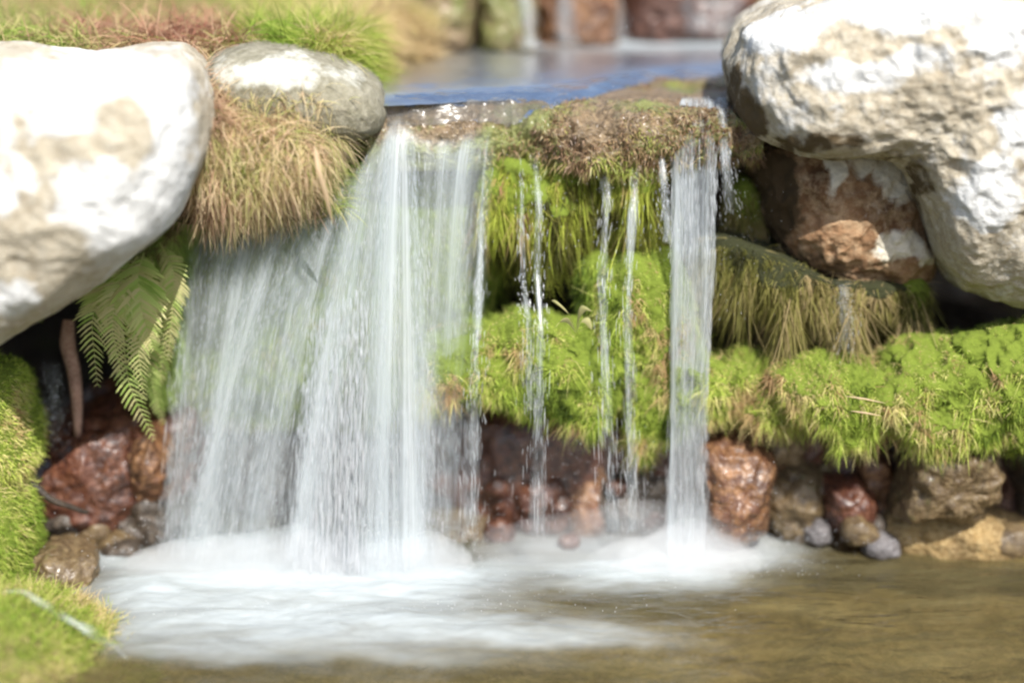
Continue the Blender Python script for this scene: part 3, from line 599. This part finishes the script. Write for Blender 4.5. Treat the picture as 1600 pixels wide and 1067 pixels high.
FO = [(165, 872, 60, 22, .55), (450, 915, 300, 42, 1.0), (600, 905, 170, 45, 1), (240, 930, 100, 45, .75), (420, 975, 260, 34, .85), (700, 985, 260, 24, .75), (380, 1015, 200, 18, .5),
      (1010, 885, 170, 36, 1.0), (1070, 868, 90, 25, 1), (880, 855, 90, 20, .45), (800, 890, 60, 20, .3), (830, 1000, 220, 13, .5), (1180, 862, 80, 22, .4), (620, 1032, 280, 14, .35)]
def foam_map(P):
    x, y = topx(P*np.array([1, 1, 0])); x = x+fbm(P, 4, 3)*50; y = y+fbm(P, 5, 6)*14
    v = np.zeros(x.shape)
    for cx, cy, rx, ry, a in FO: v = 1-(1-v)*(1-np.clip(a*np.exp(-((x-cx)/rx)**2-((y-cy)/ry)**2), 0, 1))
    return v
def zpool(P):
    f = foam_map(P); Q = P*np.array([1, 2.2, 1])
    return f*(.018+.018*fbm(Q, 6, 5)+.004*fbm(Q, 22, 6))+.006*fbm(Q, 5, 7)+.0025*fbm(Q, 18, 8)
o, _, _ = height_sheet("water", -2.6, 2.6, -3.3, .6, 700, 560, zpool, M_POOL, {"foam": lambda P: foam_map(P)})
tag(o, "brown pool water with white foam below the falls", "pool", kind="structure")
# upper stream: flat run, then rolling over the lip
lipY = lambda x: lip_y(x)-.08+.07*vn(np.stack([x, x*0, x*0], -1), 6, 5)
nx, ny = 300, 160
U_, V_ = np.meshgrid(np.linspace(0, 1, nx), np.linspace(0, 1, ny), indexing='ij')
x = -.42+1.1*U_; yb = 1.35; ly = lipY(x)
y = yb+(ly-yb)*V_
P = np.stack([x, y, np.full_like(x, 1.185)], -1)
P[..., 2] += .006*fbm(P*np.array([.5, 1.5, 1]), 9, 71)+.002*fbm(P, 30, 72)+.01*sst(.4, 1.2, y)-.02*sst(.1, .0, y-ly)
o = mesh("stream_water", P, gridf(nx, ny), M_UPPER, None, {"foam": np.clip(.9*np.exp(-((x-.5)/.4)**2-((y-1.1)/.22)**2)+.3*np.exp(-((y-1.1)/.2)**2)+.10+.2*fbm(P*np.array([.3, 1.2, 1]), 9, 78), 0, 1)})
tag(o, "blue grey water gliding to the lip of the falls", "stream", kind="structure")

U_, V_ = np.meshgrid(np.linspace(.05, .97, 260), np.linspace(0, 1, 90), indexing='ij')
vm = .50-.32*sst(.36, .66, U_)+.03*vn(np.stack([U_*14, U_*0, U_*0], -1)); V_ = .02+(vm-.02)*V_
P = ledge_xyz(U_, V_); P[..., 2] += .014-.016*sst(vm-.08, vm, V_); P[..., 1] -= .004
for _ in range(3): P[1:-1, 1:-1] = (P[:-2, 1:-1]+P[2:, 1:-1]+P[1:-1, :-2]+P[1:-1, 2:])/4
o = mesh("stream_water", P, gridf(260, 90), M_FILM, None, {"foam": .06+.25*fbm(P*np.array([1, .4, 1]), 16, 90)})
tag(o, "thin clear film of water sliding over the brown rock lip", "stream", kind="structure")

# ------------------------------------------------------------------ water: falls
def sheet(name, flow, nu, nv, dens, mat, parent, uscale, vscale, wrap=False, seed=0):
    U_, V_ = np.meshgrid(np.linspace(0, 1, nu), np.linspace(0, 1, nv), indexing='ij')
    P = flow(U_, V_); D = dens(U_, V_)
    uv = np.stack([U_*uscale+seed*1.7, V_*vscale+seed*.37], -1)
    return mesh(name, P, gridf(nu, nv), mat, parent, {"dens": np.clip(D, 0, 1)}, uv=uv)
def threads(name, flow, n, parent, seed, upd=None, Ls=(.01, .05), R=(.0002, .0006), jit=.006, vmin=.05):
    """short bright filaments of water riding on the flow"""
    r = np.random.default_rng(seed); u = r.random(n) if upd is None else upd(r, n)
    v = vmin+(1-vmin)*r.random(n)**.8; L = r.uniform(*Ls, n)*(.5+v); s = np.linspace(-.5, .5, 4)
    vv = np.clip(v[:, None]+s[None]*L[:, None], 0, 1)
    C = flow(np.broadcast_to(u[:, None], vv.shape), vv)+r.normal(size=(n, 1, 3))*jit*(.4+v[:, None, None])
    Rr = r.uniform(*R, n)[:, None]*np.array([.4, 1, 1, .3])[None]
    th = np.array([0, 2.1, 4.2]); off = np.stack([np.cos(th), np.sin(th), th*0], -1)
    V = C[:, :, None]+off[None, None]*Rr[:, :, None, None]       # n,4,3,3
    b = (np.arange(n)*12)[:, None, None, None]; i = (np.arange(3)*3)[None, :, None, None]; j = np.arange(3)[None, None, :, None]; j2 = (j+1) % 3
    F = np.concatenate([b+i+j, b+i+j2, b+i+3+j2, b+i+3+j], -1).reshape(-1, 4)
    o = mesh(name, V, F, M_DROP, parent); o["kind"] = "stuff"; return o
def mk_flow(top, bot, out=.16, y0=.03, ex=.6, fold=.012, fs=9, seed=0, sub=.0):
    top = np.array(top, float); bot = np.array(bot, float)
    def f(u, v):
        tx = np.interp(u, top[:, 0], top[:, 1]); ty = np.interp(u, top[:, 0], top[:, 2]); tY = np.interp(u, top[:, 0], top[:, 3])
        bx = np.interp(u, bot[:, 0], bot[:, 1]); by = np.interp(u, bot[:, 0], bot[:, 2]); bY = np.interp(u, bot[:, 0], bot[:, 3])
        px = tx+(bx-tx)*v**ex; py = ty+(by-ty)*v; Y = tY+(bY-tY)*v**.55
        P = at(px, py, Y); q = np.stack([u*fs, v*.8, u*0+seed], -1)
        P[..., 1] += fold*(fbm(q, 1, seed, 3))*(.3+v); return P
    return f
def bumpd(u, lst):
    v = np.zeros_like(u)
    for c, w, a in lst: v = 1-(1-v)*(1-np.clip(a*np.exp(-((u-c)/w)**2), 0, 1))
    return v
wf = empty("waterfall", "wide white waterfall fanning down the left and centre into foam", "waterfall")
# broad veil: top edge follows the rock from the left grass to the notch and on to the right spill
top = [(0, 290, 380, .04), (.12, 345, 345, .02), (.25, 410, 345, .02), (.4, 500, 300, .0), (.52, 570, 250, .0), (.6, 605, 190, .03), (.66, 628, 180, .03), (.74, 660, 200, .02), (.86, 715, 208, .02), (.95, 762, 195, .02), (1, 775, 225, .04)]
bot = [(0, 248, 880, -.12), (.12, 280, 885, -.14), (.25, 318, 890, -.16), (.4, 378, 895, -.18), (.52, 440, 900, -.19), (.6, 520, 900, -.2), (.66, 590, 905, -.2), (.74, 640, 900, -.18), (.86, 680, 880, -.13), (.95, 715, 870, -.1), (1, 748, 850, -.08)]
f1 = mk_flow(top, bot, seed=1)
def d1(u, v):
    e = sst(0, .04, u)*sst(1, .97, u)
    base = .5+.1*v
    b = bumpd(u, [(.12, .07, .9), (.23, .06, .85), (.31, .05, .6), (.42, .05, .5), (.55, .05, .5), (.64, .06, .85), (.78, .05, .5), (.9, .04, .5)])
    return e*(base*b+.16)*sst(0, .06, v)*sst(1.02, .93, v)*(1-.6*sst(.84, .9, u)*sst(.35, .7, v))
sheet("water_sheet", f1, 260, 160, d1, M_FALL, wf, .78, 1.1, seed=1)
f2 = mk_flow([(u, x+6, y+4, Y-.03) for u, x, y, Y in top], [(u, x-4, y+4, Y-.05) for u, x, y, Y in bot], seed=2, ex=.7)
sheet("water_sheet", f2, 260, 160, lambda u, v: d1(u, v)*.75, M_FALL, wf, .78, 1.1, seed=2)
# main column
f3 = mk_flow([(0, 606, 195, .0), (.5, 624, 175, .0), (1, 650, 205, -.01)], [(0, 530, 905, -.22), (.5, 610, 910, -.24), (1, 690, 895, -.2)], seed=3, ex=.62, fs=4)
dcol = lambda u, v: np.sin(np.pi*np.clip(u, 0, 1))**.8*(.9-.15*v)*sst(0, .03, v)*sst(1.03, .92, v)
sheet("water_sheet", f3, 120, 160, dcol, M_FALL, wf, .22, 1.1, seed=3)
f3b = mk_flow([(0, 610, 200, -.02), (1, 642, 200, -.03)], [(0, 560, 908, -.25), (1, 680, 900, -.23)], seed=13, ex=.62, fs=4)
sheet("water_sheet", f3b, 100, 160, dcol, M_FALL, wf, .18, 1.1, seed=8)
# left fan running down-left from the notch
f4 = mk_flow([(0, 440, 335, -.03), (.5, 530, 280, -.03), (1, 605, 210, -.03)], [(0, 262, 890, -.18), (.5, 360, 900, -.22), (1, 500, 905, -.24)], seed=4, ex=.72)
sheet("water_sheet", f4, 180, 160, lambda u, v: bumpd(u, [(.12, .09, .7), (.35, .08, .5), (.62, .08, .6), (.86, .08, .7)])*sst(0, .08, v)*sst(0, .05, u)*sst(1, .95, u)*.8*sst(1.02, .88, v), M_FALL, wf, .5, 1.1, seed=4)
# right spill drifting left
f5 = mk_flow([(0, 690, 215, -.02), (.5, 740, 200, -.02), (1, 772, 200, 0)], [(0, 665, 880, -.16), (.5, 690, 880, -.14), (1, 745, 860, -.1)], seed=5, ex=.45, fs=5)
sheet("water_sheet", f5, 120, 160, lambda u, v: bumpd(u, [(.15, .12, .5), (.45, .14, .75), (.93, .03, .8)])*sst(0, .05, v)*sst(0, .06, u)*sst(1, .98, u)*(1-.55*sst(.45, .8, v)), M_FALL, wf, .2, 1.1, seed=5)
# bright low column between the fans
f6 = mk_flow([(0, 500, 390, -.06), (1, 580, 330, -.06)], [(0, 455, 905, -.22), (1, 560, 910, -.25)], seed=6, ex=.6, fs=6)
sheet("water_sheet", f6, 100, 140, lambda u, v: np.sin(np.pi*u)*.85*sst(.15, .6, v)*sst(1.02, .86, v), M_FALL, wf, .2, .9, seed=6)
threads("drops", f1, 4200, wf, 601, None, (.008, .05), (.0002, .0006), .008)
threads("drops", f3, 2000, wf, 602, None, (.008, .04), (.0002, .0006), .010)
threads("drops", f6, 2400, wf, 603, None, (.015, .07), (.0004, .0011), .010, vmin=.2)
threads("drops", f4, 900, wf, 604, None, (.01, .05), (.0002, .0006), .008)

def column(name, label, pts, n_thr, seed, den=.8, cat="waterfall", group=None, mat=None, vmaxfade=1.0, depth=.6, nu=40, jit=.004):
    """round stream of water; pts: (px, py, Y, half width px)"""
    pts = np.array(pts, float); s = np.linspace(0, 1, len(pts)); e = empty(name, label, cat, group)
    def fl(u, v):
        c = [np.interp(v, s, pts[:, k]) for k in range(4)]
        th = u*2*np.pi; q = np.stack([np.cos(th)*1.2+seed, np.sin(th)*1.2, v*3], -1)
        wob = .6*(c[3] < 14)-.3; w = c[3]*(1+.25*fbm(q, 1.5, seed, 2))*(1+.45*vn(np.stack([v*7, v*0+seed, v*0], -1), 1, seed+5)*(c[3] < 14)); cx = c[0]+(5*vn(np.stack([v*4, v*0+seed, v*0], -1), 1, seed)+1.5*vn(np.stack([v*17, v*0+seed, v*0], -1), 1, seed))*(.5+wob)
        P = at(cx+w*np.cos(th), c[1], c[2]); P[..., 1] += w*.00157*depth*np.sin(th); return P
    h = abs(pts[-1, 1]-pts[0, 1])*.00157
    dn = lambda u, v: den*sst(0, .22 if cat == 'trickle' else .05, v)*(1-(1-vmaxfade)*sst(.6, 1, v))*(.75+(.9 if den < .56 and cat == 'trickle' else .3)*vn(np.stack([v*9, u*1.5, u*0+seed], -1), 1, seed))
    sheet("water_sheet", fl, nu, 120, dn, mat or M_THIN, e, max(.03, pts[:, 3].max()*.00157*6), h, seed=seed)
    threads("drops", fl, n_thr, e, seed+900, None, (.008, .04), (.0003, .0007), jit, vmin=.02)
    return e
column("waterfall", "narrow straight waterfall right of centre", [(1092, 152, .10, 27), (1088, 190, -.02, 33), (1083, 400, -.10, 32), (1076, 650, -.13, 30), (1072, 865, -.15, 28)], 1400, 21, .98, mat=M_FALL, nu=70)
column("waterfall", "thin braided thread beside the narrow waterfall", [(1124, 150, .08, 6), (1128, 175, -.02, 7), (1134, 260, -.06, 8), (1142, 340, -.05, 12)], 160, 22, .6, vmaxfade=.0, jit=.01)
T = [("faint trickle just right of the wide fall", [(757, 300, -.03, 6), (742, 560, -.2, 12), (738, 820, -.22, 14)], .4),
     ("trickle down the centre moss, second left of narrow fall", [(834, 232, .0, 5), (842, 330, -.06, 10), (838, 430, -.12, 8), (845, 520, -.2, 7), (838, 700, -.22, 11), (838, 835, -.23, 13)], .5),
     ("hair thin trickle close beside the centre trickle", [(813, 240, .0, 3), (818, 430, -.1, 5), (826, 500, -.18, 6), (830, 640, -.2, 7)], .38),
     ("trickle over the left side of upright moss hump", [(940, 262, -.02, 8), (946, 310, -.07, 9), (942, 460, -.17, 8), (948, 620, -.2, 12), (960, 830, -.22, 14)], .45),
     ("trickle over the middle of upright moss hump", [(992, 250, -.02, 6), (990, 330, -.08, 8), (984, 500, -.18, 8), (986, 700, -.2, 7), (988, 830, -.21, 9)], .55),
     ("short trickle at the left shoulder of narrow fall", [(1034, 230, -.03, 7), (1038, 290, -.07, 9), (1046, 380, -.1, 8)], .5),
     ("faint dripping trickle in the hollow under the brown boulder", [(1316, 440, -.08, 10), (1322, 480, -.09, 12), (1325, 545, -.1, 12)], .25),
     ("thin drip in the dark hollow beside the root", [(82, 560, .0, 16), (84, 620, -.03, 18), (84, 690, -.03, 16)], .2)]
for k, (lb, pts, dn) in enumerate(T): column("trickle", lb, [(x, y, Y, w*.75) for x, y, Y, w in pts], 200, 30+k, dn*.8, "trickle", "thin trickles over the moss", vmaxfade=.5, jit=.012)
T = [("left of the small cascades feeding the upper stream", [(818, -60, .84, 9), (822, 0, .80, 10), (828, 76, .78, 13)], .5),
     ("second small cascade feeding the upper stream", [(878, -60, .94, 10), (884, 0, .90, 11), (890, 70, .88, 14)], .5),
     ("faint middle cascade feeding the upper stream", [(950, -60, 1.02, 12), (955, 0, .99, 14), (965, 60, .95, 16)], .3),
     ("broad misty cascade feeding the upper stream beside the cream boulder", [(1110, -60, 1.0, 45), (1112, 0, .97, 46), (1120, 52, .92, 50)], .22)]
for k, (lb, pts, dn) in enumerate(T): column("cascade", lb, pts, 200, 50+k, dn, "cascade", "small cascades above the upper stream", jit=.012)

# pale wet rim of water on the foreground mound
C = spline([(-20, 922, -.58), (40, 928, -.6), (85, 952, -.62), (120, 974, -.64), (160, 996, -.66), (200, 1028, -.68)], 60)
V, F = tube(C, (.012+.006*vn(np.stack([np.arange(60)*.2, np.zeros(60), np.zeros(60)], -1)))*np.sin(np.linspace(.3, np.pi-.1, 60))**.5, 14)
V = V+.006*np.stack([vn(V, 22, 5), vn(V, 22, 6), vn(V, 22, 7)], -1)
tag(mesh("rill", V, F, M_THIN, None, {"dens": np.clip(.30+.45*vn(V, 20, 3), 0, 1)}, uv=np.stack([V[:, 2]*3, V[:, 0]*3], -1)), "pale rill of water running over the grassy mound rim", "rill")

# ------------------------------------------------------------------ spray
def drops(name, label, centres, n, seed):
    r = np.random.default_rng(seed); cs = np.array(centres, float); w = cs[:, 6]/cs[:, 6].sum(); i = r.choice(len(cs), n, p=w); c = cs[i]
    g = r.normal(size=(n, 3)); px = c[:, 0]+g[:, 0]*c[:, 3]; py = c[:, 1]-abs(g[:, 1])*c[:, 4]; Y = c[:, 2]+g[:, 2]*c[:, 5]
    P = at(px, py, Y); P[:, 2] = np.maximum(P[:, 2], .01)
    R = .0004+.0011*r.random(n)**3
    o = np.array([(1, 0, 0), (-1, 0, 0), (0, 1, 0), (0, -1, 0), (0, 0, 1.3), (0, 0, -1.3)], float)
    V = P[:, None]+o[None]*R[:, None, None]
    f = np.array([(0, 2, 4), (2, 1, 4), (1, 3, 4), (3, 0, 4), (2, 0, 5), (1, 2, 5), (3, 1, 5), (0, 3, 5)])
    F = (np.arange(n)*6)[:, None, None]+f[None]
    tag(mesh(name, V, F.reshape(-1, 3), M_DROP), label, "spray", kind="stuff")
drops("spray", "fine white droplets thrown up where the falls hit the pool",
      [(450, 890, -.2, 170, 45, .05, 3), (620, 890, -.2, 70, 50, .05, 2), (1075, 865, -.15, 70, 45, .05, 2), (840, 845, -.1, 60, 60, .05, .5), (980, 850, -.1, 60, 90, .06, .8), (1200, 850, -.05, 60, 25, .05, .4), (960, 420, .0, 90, 120, .05, .7), (1150, 500, .0, 40, 120, .05, .5), (480, 960, -.35, 220, 10, .08, 1.2), (1040, 900, -.2, 130, 10, .06, .8), (1300, 850, -.1, 80, 12, .03, .3)], 11000, 701)
# mist: airborne spray as real volume
def mist(label, blobs, dens):
    k = N("mist_air"); v = k.n("VolumeScatter", {"Color": (.97, .985, 1, 1), "Density": dens, "Anisotropy": .1}); k.done(None, v.outputs[0])
    for lb, ol, Y, df, db in blobs:
        P, F = rock_geo(ol, Y, df, db, nt=140, nf=70, box=1.0, amp=.055, fs=7, seed=int(Y*-100)+len(lb), fine=.6)
        tag(mesh("mist", P, F, k.m), lb, "mist", kind="stuff")
mist("", [("low white mist at the foot of the wide fall", [(170, 895), (240, 855), (400, 835), (560, 830), (680, 835), (760, 870), (740, 920), (600, 945), (400, 945), (230, 935)], -.2, .12, .1),
          ("low white mist at the foot of the narrow fall", [(900, 880), (980, 850), (1060, 835), (1140, 845), (1200, 870), (1170, 900), (1050, 915), (930, 905)], -.15, .09, .08)], 7.0)

mist("", [("thin spray haze drifting over the pool between the falls", [(700, 870), (760, 835), (850, 815), (960, 805), (1060, 800), (1160, 820), (1240, 850), (1230, 880), (1050, 890), (850, 885)], -.14, .1, .08)], 2.2)
